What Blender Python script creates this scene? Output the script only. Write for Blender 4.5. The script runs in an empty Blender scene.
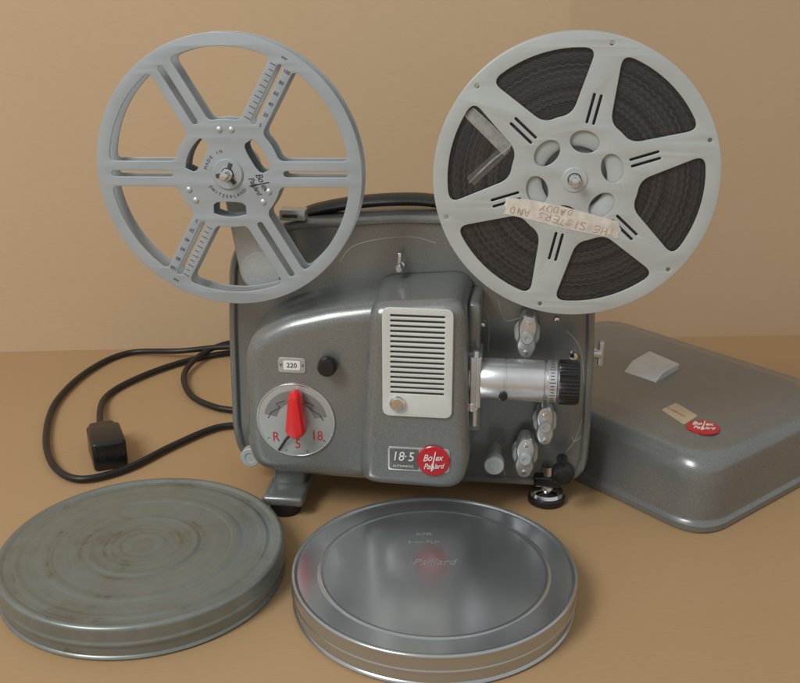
import bpy, bmesh, math, random
from mathutils import Vector, Matrix
random.seed(4)
S = 0.01                      # everything below is in centimetres
R_ = math.radians
sc = bpy.context.scene
C = sc.collection
# ------------------------------------------------------------------ camera model
F = 1000.0; PIT = R_(20); HC = 37.4
CF = Vector((0, math.cos(PIT), -math.sin(PIT))); CU = Vector((0, math.sin(PIT), math.cos(PIT)))
CAM = Vector((0, 0, HC))
def ray(px, py): return Vector(((px-400)/F, 0, 0)) + CF + CU*((341.5-py)/F)
def fp(px, py, z=0.0):
    d = ray(px, py); t = (z-HC)/d.z
    return CAM + d*t
def kscale(p): return F/((Vector(p)-CAM).dot(CF))
TH = R_(7); O = Vector((0.8, 68.4, 0))
RT = Matrix.Rotation(TH, 3, 'Z'); RI = Matrix.Rotation(-TH, 3, 'Z')
def LP(px, py, yl):
    o = RT @ (CAM-O); d = RT @ ray(px, py)
    t = (yl-o.y)/d.y; p = o+d*t
    return (p.x, p.z)
def LK(px, py, yl):
    x, z = LP(px, py, yl)
    return kscale(O + RI @ Vector((x, yl, z)))
def LW(x, y, z): return O + RI @ Vector((x, y, z))
# ------------------------------------------------------------------ materials
def nodes(name):
    m = bpy.data.materials.new(name); m.use_nodes = True
    nt = m.node_tree
    return m, nt, nt.nodes['Principled BSDF']
def mat(name, col, met=0.0, rough=.5, var=0.0, vscale=40, bump=0.0, bscale=500, coat=0.0, rvar=0.0, col2=None, bdist=.0006, alpha=1.0):
    m, nt, b = nodes(name); N = nt.nodes; L = nt.links
    b.inputs['Base Color'].default_value = (*col, 1); b.inputs['Metallic'].default_value = met
    b.inputs['Roughness'].default_value = rough; b.inputs['Coat Weight'].default_value = coat
    b.inputs['Coat Roughness'].default_value = .15; b.inputs['Alpha'].default_value = alpha
    tc = N.new('ShaderNodeTexCoord')
    if var or rvar:
        n = N.new('ShaderNodeTexNoise'); n.inputs['Scale'].default_value = vscale; n.inputs['Detail'].default_value = 6
        n.inputs['Roughness'].default_value = .65
        L.new(tc.outputs['Object'], n.inputs['Vector'])
        if var:
            r = N.new('ShaderNodeValToRGB')
            c2 = col2 if col2 else tuple(min(1, c*(1+var)) for c in col)
            c1 = tuple(c*(1-var) for c in col) if not col2 else col
            r.color_ramp.elements[0].position = .32; r.color_ramp.elements[1].position = .68
            r.color_ramp.elements[0].color = (*c1, 1); r.color_ramp.elements[1].color = (*c2, 1)
            L.new(n.outputs['Fac'], r.inputs['Fac']); L.new(r.outputs['Color'], b.inputs['Base Color'])
        if rvar:
            mr = N.new('ShaderNodeMapRange'); mr.inputs['From Min'].default_value = .3; mr.inputs['From Max'].default_value = .7
            mr.inputs['To Min'].default_value = max(.03, rough-rvar); mr.inputs['To Max'].default_value = rough+rvar
            L.new(n.outputs['Fac'], mr.inputs['Value']); L.new(mr.outputs['Result'], b.inputs['Roughness'])
    if bump:
        n2 = N.new('ShaderNodeTexNoise'); n2.inputs['Scale'].default_value = bscale; n2.inputs['Detail'].default_value = 3
        L.new(tc.outputs['Object'], n2.inputs['Vector'])
        bp = N.new('ShaderNodeBump'); bp.inputs['Strength'].default_value = bump; bp.inputs['Distance'].default_value = bdist
        L.new(n2.outputs['Fac'], bp.inputs['Height']); L.new(bp.outputs['Normal'], b.inputs['Normal'])
    return m
def hammer(name, dark, light, met=.36, rough=.29):
    m, nt, b = nodes(name); N = nt.nodes; L = nt.links
    tc = N.new('ShaderNodeTexCoord')
    n = N.new('ShaderNodeTexNoise'); n.inputs['Scale'].default_value = 1150; n.inputs['Detail'].default_value = 2
    L.new(tc.outputs['Object'], n.inputs['Vector'])
    n2 = N.new('ShaderNodeTexNoise'); n2.inputs['Scale'].default_value = 18; n2.inputs['Detail'].default_value = 5
    L.new(tc.outputs['Object'], n2.inputs['Vector'])
    ad = N.new('ShaderNodeMath'); ad.operation = 'MULTIPLY_ADD'; ad.inputs[1].default_value = .3
    L.new(n2.outputs['Fac'], ad.inputs[0]); L.new(n.outputs['Fac'], ad.inputs[2])
    r = N.new('ShaderNodeValToRGB'); r.color_ramp.elements[0].position = .38; r.color_ramp.elements[1].position = .92
    r.color_ramp.elements[0].color = (*dark, 1); r.color_ramp.elements[1].color = (*light, 1)
    L.new(ad.outputs[0], r.inputs['Fac']); L.new(r.outputs['Color'], b.inputs['Base Color'])
    bp = N.new('ShaderNodeBump'); bp.inputs['Strength'].default_value = .12; bp.inputs['Distance'].default_value = .0003
    L.new(n.outputs['Fac'], bp.inputs['Height']); L.new(bp.outputs['Normal'], b.inputs['Normal'])
    b.inputs['Metallic'].default_value = met; b.inputs['Roughness'].default_value = rough
    b.inputs['Coat Weight'].default_value = .45; b.inputs['Coat Roughness'].default_value = .14
    return m
def canmat(name, c1, c2, c3, met, rough, ringf, amount, bump=.06, lo=.36, mid=.46, hi=.66, warp=2.2, rv=.05):
    m, nt, b = nodes(name); N = nt.nodes; L = nt.links
    tc = N.new('ShaderNodeTexCoord')
    mul = N.new('ShaderNodeVectorMath'); mul.operation = 'MULTIPLY'; mul.inputs[1].default_value = (1, 1, 0)
    L.new(tc.outputs['Object'], mul.inputs[0])
    ln = N.new('ShaderNodeVectorMath'); ln.operation = 'LENGTH'; L.new(mul.outputs[0], ln.inputs[0])
    big = N.new('ShaderNodeTexNoise'); big.inputs['Scale'].default_value = 24; big.inputs['Detail'].default_value = 8; big.inputs['Roughness'].default_value = .7
    L.new(tc.outputs['Object'], big.inputs['Vector'])
    sm = N.new('ShaderNodeMath'); sm.operation = 'MULTIPLY'; sm.inputs[1].default_value = ringf; L.new(ln.outputs['Value'], sm.inputs[0])
    cb = N.new('ShaderNodeCombineXYZ'); L.new(sm.outputs[0], cb.inputs[0])
    sm2 = N.new('ShaderNodeMath'); sm2.operation = 'MULTIPLY'; sm2.inputs[1].default_value = warp; L.new(big.outputs['Fac'], sm2.inputs[0])
    L.new(sm2.outputs[0], cb.inputs[1])
    rn = N.new('ShaderNodeTexNoise'); rn.inputs['Scale'].default_value = 1; rn.inputs['Detail'].default_value = 5; rn.inputs['Roughness'].default_value = .7
    L.new(cb.outputs[0], rn.inputs['Vector'])
    mx = N.new('ShaderNodeMath'); mx.operation = 'MULTIPLY_ADD'; mx.inputs[1].default_value = amount
    L.new(rn.outputs['Fac'], mx.inputs[0])
    k = N.new('ShaderNodeMath'); k.operation = 'MULTIPLY'; k.inputs[1].default_value = 1-amount; L.new(big.outputs['Fac'], k.inputs[0])
    L.new(k.outputs[0], mx.inputs[2])
    r = N.new('ShaderNodeValToRGB'); e = r.color_ramp.elements
    e[0].position = lo; e[0].color = (*c1, 1); e[1].position = hi; e[1].color = (*c3, 1)
    q = e.new(mid); q.color = (*c2, 1)
    L.new(mx.outputs[0], r.inputs['Fac']); L.new(r.outputs['Color'], b.inputs['Base Color'])
    mr = N.new('ShaderNodeMapRange'); mr.inputs['From Min'].default_value = .35; mr.inputs['From Max'].default_value = .65
    mr.inputs['To Min'].default_value = rough-rv; mr.inputs['To Max'].default_value = rough+rv
    L.new(mx.outputs[0], mr.inputs['Value']); L.new(mr.outputs['Result'], b.inputs['Roughness'])
    bp = N.new('ShaderNodeBump'); bp.inputs['Strength'].default_value = bump; bp.inputs['Distance'].default_value = .0004
    L.new(big.outputs['Fac'], bp.inputs['Height']); L.new(bp.outputs['Normal'], b.inputs['Normal'])
    b.inputs['Metallic'].default_value = met
    return m
def cardmat(name, c1, c2):
    m, nt, b = nodes(name); N = nt.nodes; L = nt.links
    tc = N.new('ShaderNodeTexCoord')
    big = N.new('ShaderNodeTexNoise'); big.inputs['Scale'].default_value = 4; big.inputs['Detail'].default_value = 4
    L.new(tc.outputs['Object'], big.inputs['Vector'])
    mp = N.new('ShaderNodeMapping'); mp.inputs['Scale'].default_value = (120, 900, 420)
    L.new(tc.outputs['Object'], mp.inputs['Vector'])
    fib = N.new('ShaderNodeTexNoise'); fib.inputs['Scale'].default_value = 1; fib.inputs['Detail'].default_value = 5
    L.new(mp.outputs[0], fib.inputs['Vector'])
    ad = N.new('ShaderNodeMath'); ad.operation = 'MULTIPLY_ADD'; ad.inputs[1].default_value = .45
    L.new(fib.outputs['Fac'], ad.inputs[0])
    k = N.new('ShaderNodeMath'); k.operation = 'MULTIPLY'; k.inputs[1].default_value = .55; L.new(big.outputs['Fac'], k.inputs[0])
    L.new(k.outputs[0], ad.inputs[2])
    r = N.new('ShaderNodeValToRGB'); r.color_ramp.elements[0].position = .3; r.color_ramp.elements[1].position = .7
    r.color_ramp.elements[0].color = (*c1, 1); r.color_ramp.elements[1].color = (*c2, 1)
    L.new(ad.outputs[0], r.inputs['Fac']); L.new(r.outputs['Color'], b.inputs['Base Color'])
    bp = N.new('ShaderNodeBump'); bp.inputs['Strength'].default_value = .1; bp.inputs['Distance'].default_value = .0006
    L.new(fib.outputs['Fac'], bp.inputs['Height']); L.new(bp.outputs['Normal'], b.inputs['Normal'])
    b.inputs['Roughness'].default_value = .7; b.inputs['Specular IOR Level'].default_value = .3
    return m
M = dict(
 body=hammer('hammered_grey_paint', (.150, .157, .150), (.248, .258, .247)),
 cover=hammer('hammered_grey_cover_paint', (.150, .156, .148), (.24, .249, .237)),
 plate=hammer('dark_plate_paint', (.10, .105, .10), (.17, .175, .165)),
 arm=hammer('grey_arm_paint', (.38, .40, .395), (.47, .49, .485), .15, .36),
 reel=mat('grey_reel_paint', (.33, .365, .38), .12, .38, .06, 30, .05, 900),
 reel2=mat('pale_reel_paint', (.42, .45, .435), .15, .36, .07, 25, .05, 900),
 chrome=mat('polished_chrome', (.72, .72, .72), 1, .16, rvar=.06, vscale=60),
 alu=mat('satin_aluminium', (.58, .59, .59), .75, .30, .06, 60, .04, 1200),
 clasp=mat('bright_clasp_metal', (.60, .62, .62), .35, .34, .05, 60, .04, 1200),
 grille=mat('ivory_grille_paint', (.60, .62, .58), .15, .38, .05, 40),
 dark=mat('dark_recess', (.05, .05, .048), 0, .7),
 black=mat('black_bakelite', (.012, .012, .013), 0, .28, rvar=.08, vscale=80),
 rubber=mat('black_rubber', (.012, .012, .013), 0, .42, .3, 60, .05, 700),
 red=mat('red_enamel', (.46, .010, .018), 0, .22, .06, 60, coat=.4),
 lever=mat('red_plastic', (.70, .015, .02), 0, .25, .05, 60, coat=.4),
 white=mat('white_ink', (.75, .74, .70), 0, .5, .04, 50),
 ink=mat('black_ink', (.03, .03, .03), 0, .6, .05, 50),
 redink=mat('red_ink', (.50, .03, .03), 0, .5, .05, 50),
 pen=mat('brown_pen', (.40, .25, .19), 0, .7, .35, 500),
 dial=mat('brushed_dial_plate', (.43, .45, .44), .4, .34, .06, 40),
 sector=mat('shaded_dial_sector', (.24, .25, .25), .4, .36, .06, 40),
 tape=mat('aged_paper_tape', (.57, .53, .46), 0, .7, .2, 130, .25, 400),
 sticker=mat('tan_sticker', (.50, .39, .27), 0, .55, .1, 90),
 leather=mat('black_leather', (.016, .015, .014), 0, .42, .3, 200, .3, 900),
 core=mat('grey_core_plastic', (.40, .43, .42), 0, .45, .08, 40),
 leader=mat('clear_film_leader', (.4, .4, .38), .0, .05, .1, 80, alpha=.10),
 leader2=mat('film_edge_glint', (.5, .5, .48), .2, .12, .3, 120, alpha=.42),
 line=mat('pale_painted_line', (.42, .42, .39), 0, .5, .05, 50),
 emboss=mat('dull_emboss_metal', (.36, .375, .38), .5, .40, .05, 80),  # duller, less metallic than the lid so the lettering stands out
 can1=canmat('tarnished_tin', (.155, .115, .075), (.215, .24, .222), (.275, .31, .295), .6, .35, 190, .45, .04, .365, .44, .66, 3.0),
 can2=canmat('plated_tin', (.465, .49, .50), (.48, .51, .52), (.495, .525, .535), .88, .215, 260, .25, .008, rv=.02),
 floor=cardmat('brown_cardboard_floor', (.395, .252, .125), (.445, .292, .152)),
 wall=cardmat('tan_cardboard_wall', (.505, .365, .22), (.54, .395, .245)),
)
# film stock: fine rippled winds round the reel axis (local Y)
def filmmat():
    m, nt, b = nodes('wound_film'); N = nt.nodes; L = nt.links
    def math_(op, a=None, bq=None, va=None, vb=None):
        q = N.new('ShaderNodeMath'); q.operation = op
        if a is not None: L.new(a, q.inputs[0])
        if bq is not None: L.new(bq, q.inputs[1])
        if va is not None: q.inputs[0].default_value = va
        if vb is not None: q.inputs[1].default_value = vb
        return q.outputs[0]
    tc = N.new('ShaderNodeTexCoord'); sp = N.new('ShaderNodeSeparateXYZ'); L.new(tc.outputs['Object'], sp.inputs[0])
    mul = N.new('ShaderNodeVectorMath'); mul.operation = 'MULTIPLY'; mul.inputs[1].default_value = (1, 0, 1)
    L.new(tc.outputs['Object'], mul.inputs[0])
    ln = N.new('ShaderNodeVectorMath'); ln.operation = 'LENGTH'; L.new(mul.outputs[0], ln.inputs[0])
    th = math_('ARCTAN2', sp.outputs['Z'], sp.outputs['X'])
    wv = math_('SINE', math_('ADD', math_('MULTIPLY', th, vb=80.0), math_('MULTIPLY', ln.outputs['Value'], vb=480.0)))
    no = N.new('ShaderNodeTexNoise'); no.inputs['Scale'].default_value = 60; no.inputs['Detail'].default_value = 4
    L.new(tc.outputs['Object'], no.inputs['Vector'])
    rr = math_('ADD', ln.outputs['Value'], math_('MULTIPLY', math_('MULTIPLY', wv, no.outputs['Fac']), vb=.0008))
    cb = N.new('ShaderNodeCombineXYZ'); L.new(math_('MULTIPLY', rr, vb=1150.0), cb.inputs[0])
    L.new(math_('MULTIPLY', no.outputs['Fac'], vb=1.2), cb.inputs[1])
    rn = N.new('ShaderNodeTexNoise'); rn.inputs['Scale'].default_value = 1; rn.inputs['Detail'].default_value = 4
    L.new(cb.outputs[0], rn.inputs['Vector'])
    r = N.new('ShaderNodeValToRGB'); r.color_ramp.elements[0].position = .35; r.color_ramp.elements[1].position = .72
    r.color_ramp.elements[0].color = (.008, .0078, .0074, 1); r.color_ramp.elements[1].color = (.055, .050, .045, 1)
    L.new(rn.outputs['Fac'], r.inputs['Fac']); L.new(r.outputs['Color'], b.inputs['Base Color'])
    hgt = math_('ADD', rn.outputs['Fac'], math_('MULTIPLY', wv, vb=.12))
    bp = N.new('ShaderNodeBump'); bp.inputs['Strength'].default_value = .5; bp.inputs['Distance'].default_value = .0007
    L.new(hgt, bp.inputs['Height']); L.new(bp.outputs['Normal'], b.inputs['Normal'])
    b.inputs['Roughness'].default_value = .33
    return m
M['film'] = filmmat()
# ------------------------------------------------------------------ mesh helpers
def link(name, me, m, parent):
    o = bpy.data.objects.new(name, me); C.objects.link(o)
    me.materials.clear(); me.materials.append(M[m] if isinstance(m, str) else m)
    o.parent = parent
    return o
def finish(bm, angle=34):
    bmesh.ops.remove_doubles(bm, verts=bm.verts, dist=1e-5)
    bmesh.ops.recalc_face_normals(bm, faces=bm.faces)
    for f in bm.faces: f.smooth = True
    for e in bm.edges:
        if len(e.link_faces) == 2 and e.calc_face_angle(0) > R_(angle): e.smooth = False
def obj(name, bm, m, parent=None, angle=34):
    finish(bm, angle)
    me = bpy.data.meshes.new(name); bm.to_mesh(me); bm.free()
    me.transform(Matrix.Scale(S, 4))
    return link(name, me, m, parent)
def B(): return bmesh.new()
def addme(bm, me):
    bm.from_mesh(me); bpy.data.meshes.remove(me)
def thing(name, label, cat, loc=(0, 0, 0), rz=0.0, group=None):
    o = bpy.data.objects.new(name, None); C.objects.link(o)
    o.empty_display_size = .02
    o.location = Vector(loc)*S; o.rotation_euler = (0, 0, rz)
    o['label'] = label; o['category'] = cat
    if group: o['group'] = group
    return o
UPR = Matrix(((1, 0, 0, 0), (0, 0, -1, 0), (0, 1, 0, 0), (0, 0, 0, 1)))   # drawing plane -> upright, facing -Y
def curve_mesh(cu):
    ob = bpy.data.objects.new('tmp', cu); C.objects.link(ob)
    dg = bpy.context.evaluated_depsgraph_get()
    me = bpy.data.meshes.new_from_object(ob.evaluated_get(dg))
    bpy.data.objects.remove(ob); bpy.data.curves.remove(cu)
    return me
def plate(bm, loops, y, t, bev=.03, res=2, up=True, mx=None):
    """flat plate with holes, front face at y - t, back at y"""
    cu = bpy.data.curves.new('c', 'CURVE'); cu.dimensions = '2D'; cu.fill_mode = 'BOTH'
    cu.extrude = max(t/2-bev, .001); cu.bevel_depth = bev; cu.bevel_resolution = res; cu.offset = -bev
    for lp in loops:
        sp = cu.splines.new('POLY'); sp.points.add(len(lp)-1)
        for p, q in zip(sp.points, lp): p.co = (q[0], q[1], 0, 1)
        sp.use_cyclic_u = True
    me = curve_mesh(cu)
    if up: me.transform(Matrix.Translation((0, y-t/2, 0)) @ UPR)
    else: me.transform(Matrix.Translation((0, 0, y+t/2)))
    if mx is not None: me.transform(mx)
    addme(bm, me); return bm
def text(bm, s, size, x, z, y, rot=0, ext=.012, shear=0, up=True, mx=None, sx=1.0, spacing=1.0):
    cu = bpy.data.curves.new('t', 'FONT'); cu.body = s; cu.size = size; cu.align_x = 'CENTER'; cu.align_y = 'CENTER'
    cu.extrude = ext; cu.shear = shear; cu.space_character = spacing; cu.resolution_u = 3
    me = curve_mesh(cu)
    T = Matrix.Translation((x, z, 0)) @ Matrix.Rotation(rot, 4, 'Z') @ Matrix.Diagonal((sx, 1, 1, 1))
    if up: T = Matrix.Translation((0, y, 0)) @ UPR @ T
    else: T = Matrix.Translation((0, 0, y)) @ T
    me.transform(T)
    if mx is not None: me.transform(mx)
    addme(bm, me); return bm
def logo(bm, x, z, y, rot, up=True, k=1.0):
    """two-line slanted script mark joined by one tall slanted stroke"""
    d = Vector((math.cos(rot), math.sin(rot))); n = Vector((-d.y, d.x))
    def at(u, v): q = Vector((x, z))+d*u*k+n*v*k; return q.x, q.y
    for s, size, u, v in (('Bo', .70, -.40, .30), ('ex', .62, .38, .27), ('Pai', .58, -.46, -.34), ('lard', .52, .34, -.35)):
        a, b2 = at(u, v); text(bm, s, size*k, a, b2, y, rot, .02, .42, up, sx=.88, spacing=.92)
    for (u0, v0, u1, v1, w) in ((-.18, -.66, .22, .72, .05), (-.04, -.56, .0, -.12, .035)):
        p0 = Vector(at(u0, v0)); p1 = Vector(at(u1, v1))
        plate(bm, [capsule(p0.x, p0.y, p1.x, p1.y, w*k, w*k*.7, 6)], y+(.02 if up else -.02), .04, .006, 1, up)
    return bm
def ctext(bm, s, size, r, a0, step, y, out=True, cx=0, cz=0):
    for i, ch in enumerate(s):
        if ch == ' ': continue
        a = a0 - i*step if out else a0 + i*step
        text(bm, ch, size, cx+r*math.cos(a), cz+r*math.sin(a), y, a-math.pi/2 if out else a+math.pi/2)
    return bm
STROKES = {
 'T': [[(-.45, .5), (.45, .48)], [(0, .5), (.03, -.5)]],
 'H': [[(-.35, .5), (-.33, -.5)], [(.35, .5), (.36, -.5)], [(-.35, .02), (.35, .05)]],
 'E': [[(.35, .5), (-.3, .48), (-.32, -.48), (.36, -.5)], [(-.3, .02), (.22, .03)]],
 'S': [[(.33, .4), (.1, .5), (-.25, .42), (-.3, .2), (0, .02), (.3, -.2), (.25, -.42), (-.05, -.5), (-.35, -.38)]],
 'I': [[(0, .5), (.02, -.5)]],
 'R': [[(-.32, -.5), (-.3, .5), (.15, .48), (.32, .28), (.12, .05), (-.28, 0), (.34, -.5)]],
 'A': [[(-.38, -.5), (0, .5), (.38, -.5)], [(-.22, -.12), (.24, -.1)]],
 'N': [[(-.35, -.5), (-.33, .5), (.33, -.48), (.36, .5)]],
 'D': [[(-.3, .5), (-.3, -.5), (.12, -.45), (.34, -.1), (.3, .25), (.05, .48), (-.34, .5)]],
 'Y': [[(-.35, .5), (0, .05)], [(.35, .5), (0, .03), (-.08, -.5)]]}
def hand(bm, s, size, x, z, y, rot, step):
    """uneven pen strokes on the paper"""
    d = Vector((math.cos(rot), math.sin(rot))); nn = Vector((-d.y, d.x))
    for i, ch in enumerate(s):
        if ch == ' ': continue
        p = Vector((x, z))+d*((i-(len(s)-1)/2)*step+random.uniform(-.04, .04))+nn*random.uniform(-.07, .07)
        a = rot+random.uniform(-.18, .18); ca, sa = math.cos(a), math.sin(a)
        hs = size*random.uniform(.8, 1.18); ws = step*random.uniform(.8, 1.08); shr = random.uniform(-.1, .35)
        for st_ in STROKES[ch]:
            P = []
            for (u, v) in st_:
                u2 = (u+v*shr)*ws+random.uniform(-.02, .02); v2 = v*hs+random.uniform(-.02, .02)
                P.append((p.x+u2*ca-v2*sa, y, p.y+u2*sa+v2*ca))
            tube(bm, catmull(P, 3), random.uniform(.017, .028), 6)
    return bm
def circ(x, z, r, n=48, a0=0): return [(x+r*math.cos(a0+2*math.pi*i/n), z+r*math.sin(a0+2*math.pi*i/n)) for i in range(n)]
def rpoly(pts, r, n=6, dedupe=True):
    out = []; N = len(pts)
    for i in range(N):
        p = Vector(pts[i]); a = Vector(pts[i-1]); b = Vector(pts[(i+1) % N])
        ri = r[i] if isinstance(r, (list, tuple)) else r
        d1 = min(ri, .48*(a-p).length); d2 = min(ri, .48*(b-p).length)
        A = p+(a-p).normalized()*d1; Bq = p+(b-p).normalized()*d2
        for k in range(n+1):
            t = k/n
            q = A*(1-t)**2+p*2*t*(1-t)+Bq*t*t
            out.append((q.x, q.y))
    if not dedupe: return out
    res = []
    for q in out:
        if not res or (abs(q[0]-res[-1][0])+abs(q[1]-res[-1][1])) > 1e-4: res.append(q)
    return res
def rrect(x0, x1, z0, z1, r, n=6): return rpoly([(x0, z0), (x1, z0), (x1, z1), (x0, z1)], r, n)
def area(p): return .5*sum(p[i-1][0]*p[i][1]-p[i][0]*p[i-1][1] for i in range(len(p)))
def inset(poly, d):
    s = 1 if area(poly) > 0 else -1
    out = []; N = len(poly)
    for i in range(N):
        p = Vector(poly[i]); a = Vector(poly[i-1]); b = Vector(poly[(i+1) % N])
        e1 = (p-a).normalized(); e2 = (b-p).normalized()
        n1 = Vector((-e1.y, e1.x)); n2 = Vector((-e2.y, e2.x))
        nn = (n1+n2); L = nn.length
        if L < 1e-6: nn = n1
        else: nn = nn/L
        c = max(.5, nn.dot(n1))
        q = p + nn*(d*s/c); out.append((q.x, q.y))
    return out
def rin(pts, d, r, n=6):
    """rounded polygon inset by d: inset the corners first, then round"""
    return rpoly(inset(pts, d), r, n, False)
def loft(bm, rings, cap0=True, cap1=True):
    vs = [[bm.verts.new(p) for p in r] for r in rings]
    for a, b in zip(vs, vs[1:]):
        n = len(a)
        for i in range(n):
            bm.faces.new((a[i], a[(i+1) % n], b[(i+1) % n], b[i]))
    for flag, v in ((cap0, vs[0]), (cap1, vs[-1])):
        if flag:
            c = sum((q.co for q in v), Vector())/len(v); cv_ = bm.verts.new(c)
            for i in range(len(v)): bm.faces.new((v[i], v[(i+1) % len(v)], cv_))
    return bm
def up2(poly, y): return [(p[0], y, p[1]) for p in poly]
def shell(bm, pts, rc, y0, y1, r, draft=.3, n=8):
    """rounded-front housing: back at y0, front at y1 (y1<y0)"""
    rings = [up2(rin(pts, -draft, rc), y0), up2(rin(pts, -draft*.3, rc), y0*.55+y1*.45)]
    for k in range(n+1):
        a = math.pi/2*k/n
        rings.append(up2(rin(pts, r*(1-math.cos(a)), rc), y1+r-r*math.sin(a)))
    rings.append(up2(rin(pts, r+.15, rc), y1))
    return loft(bm, rings, False, True)
def lathe(bm, prof, o, ax, n=40, knurl=0.0):
    ax = Vector(ax).normalized(); o = Vector(o)
    u = ax.orthogonal().normalized(); w = ax.cross(u)
    rings = []
    for r, h in prof:
        if r < 1e-6: rings.append([bm.verts.new(o+ax*h)])
        else: rings.append([bm.verts.new(o+ax*h+(u*math.cos(2*math.pi*i/n)+w*math.sin(2*math.pi*i/n))*(r-(knurl if i % 2 and knurl else 0))) for i in range(n)])
    for a, b in zip(rings, rings[1:]):
        for i in range(n):
            j = (i+1) % n
            if len(a) == 1 and len(b) == 1: break
            if len(a) == 1: bm.faces.new((a[0], b[i], b[j]))
            elif len(b) == 1: bm.faces.new((a[i], a[j], b[0]))
            else: bm.faces.new((a[i], a[j], b[j], b[i]))
    return bm
def cyl(bm, o, ax, r, h, bev=.06, n=40, knurl=0.0):
    return lathe(bm, [(0, 0), (r-bev, 0), (r, bev), (r, h-bev), (r-bev*.3, h-bev*.3), (r-bev, h), (0, h)], o, ax, n, knurl)
def catmull(P, n=8):
    P = [Vector(p) for p in P]; out = []
    for i in range(len(P)-1):
        p0 = P[max(0, i-1)]; p1 = P[i]; p2 = P[i+1]; p3 = P[min(len(P)-1, i+2)]
        for k in range(n):
            t = k/n
            out.append(.5*((2*p1)+(p2-p0)*t+(2*p0-5*p1+4*p2-p3)*t*t+(3*p1-p0-3*p2+p3)*t**3))
    out.append(P[-1]); return out
def tube(bm, pts, r, n=10, flat=1.0):
    pts = [Vector(p) for p in pts]; rings = []
    up = Vector((0, 0, 1))
    t = (pts[1]-pts[0]).normalized(); u = t.cross(up)
    if u.length < .01: u = t.orthogonal()
    u.normalize()
    for i, p in enumerate(pts):
        t = (pts[min(i+1, len(pts)-1)]-pts[max(i-1, 0)]).normalized()
        u = (u-t*u.dot(t)).normalized(); w = t.cross(u)
        rings.append([p+(u*math.cos(2*math.pi*k/n)+w*flat*math.sin(2*math.pi*k/n))*r for k in range(n)])
    return loft(bm, rings)
def rbox(bm, x0, x1, y0, y1, z0, z1, r=.15, mx=None):
    """box with softened edges"""
    b2 = bmesh.new()
    bmesh.ops.create_cube(b2, size=1)
    for v in b2.verts:
        v.co = Vector((x0 if v.co.x < 0 else x1, y0 if v.co.y < 0 else y1, z0 if v.co.z < 0 else z1))
    bmesh.ops.bevel(b2, geom=b2.edges[:], offset=r, segments=3, profile=.5, affect='EDGES')
    if mx is not None: bmesh.ops.transform(b2, matrix=mx, verts=b2.verts)
    me = bpy.data.meshes.new('t'); b2.to_mesh(me); b2.free(); addme(bm, me); return bm
def pp(pts, y): return [LP(a, b, y) for a, b in pts]
def capsule(x0, z0, x1, z1, w0, w1=None, n=12):
    w1 = w1 or w0
    d = math.atan2(z1-z0, x1-x0); out = []
    for k in range(n+1):
        a = d+math.pi/2+math.pi*k/n; out.append((x0+w0*math.cos(a), z0+w0*math.sin(a)))
    for k in range(n+1):
        a = d-math.pi/2+math.pi*k/n; out.append((x1+w1*math.cos(a), z1+w1*math.sin(a)))
    return out
# ------------------------------------------------------------------ setting
bm = B(); bmesh.ops.create_grid(bm, x_segments=2, y_segments=2, size=160)
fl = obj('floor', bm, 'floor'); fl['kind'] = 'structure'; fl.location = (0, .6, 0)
w0 = fp(0, 352); w1 = fp(800, 333); dirw = (w1-w0).normalized()
fo = w0+dirw*((fp(552, 339)-w0).dot(dirw))
nrm = Vector((dirw.y, -dirw.x, 0))
a = fo-dirw*130; dr = (Matrix.Rotation(R_(-1.5), 3, 'Z') @ dirw); b_ = fo+dr*130
bm = B()
base = [a, fo-dirw*.25, fo+nrm*.06, fo+dr*.25, b_]
rows = [[bm.verts.new((p.x, p.y, z)) for p in base] for z in (-.1, 35, 70)]
for r0, r1 in zip(rows, rows[1:]):
    for i in range(4): bm.faces.new((r0[i], r0[i+1], r1[i+1], r1[i]))
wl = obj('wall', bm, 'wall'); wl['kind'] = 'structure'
# ------------------------------------------------------------------ projector
pj = thing('film_projector', 'grey hammered-metal cine projector standing in the middle with red lever and side lens', 'film projector', O, -TH)
PY = .35       # recessed face plate
outc = pp([(228, 330), (228, 262), (240, 236), (290, 222), (400, 216), (490, 218), (566, 232), (596, 268), (595, 345), (590, 440), (586, 474), (562, 488), (420, 481), (262, 467), (238, 455), (232, 430)], 0)
def ro(d): return rin(outc, d, 1.1)
bm = B()
rings = [up2(ro(1.3), 6.2), up2(ro(.5), 5.9), up2(ro(.12), 5.2), up2(ro(0), 4.4), up2(ro(0), .35), up2(ro(.05), .15), up2(ro(.18), .02), up2(ro(.32), 0), up2(ro(.46), .03), up2(ro(.56), .14), up2(ro(.62), PY), up2(ro(.8), PY)]
loft(bm, rings); obj('body_shell', bm, 'body', pj)
# main housing
HY = -4.6
h1 = pp([(246, 352), (254, 331), (285, 315), (330, 305), (372, 300), (440, 297), (462, 301), (466, 330), (468, 455), (462, 474), (440, 480), (360, 477), (275, 470), (256, 462), (248, 440)], HY+1)
bm = B(); shell(bm, h1, .9, PY, HY, 1.15, .25); obj('front_housing', bm, 'body', pj)
LY = -6.2
h2 = pp([(371, 306), (380, 300), (456, 297), (466, 304), (468, 360), (470, 455), (465, 478), (452, 486), (372, 480), (360, 472), (364, 400), (368, 330)], LY+1)
bm = B(); shell(bm, h2, .9, PY-.2, LY, 1.0, .2); obj('lamp_house', bm, 'body', pj)
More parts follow.
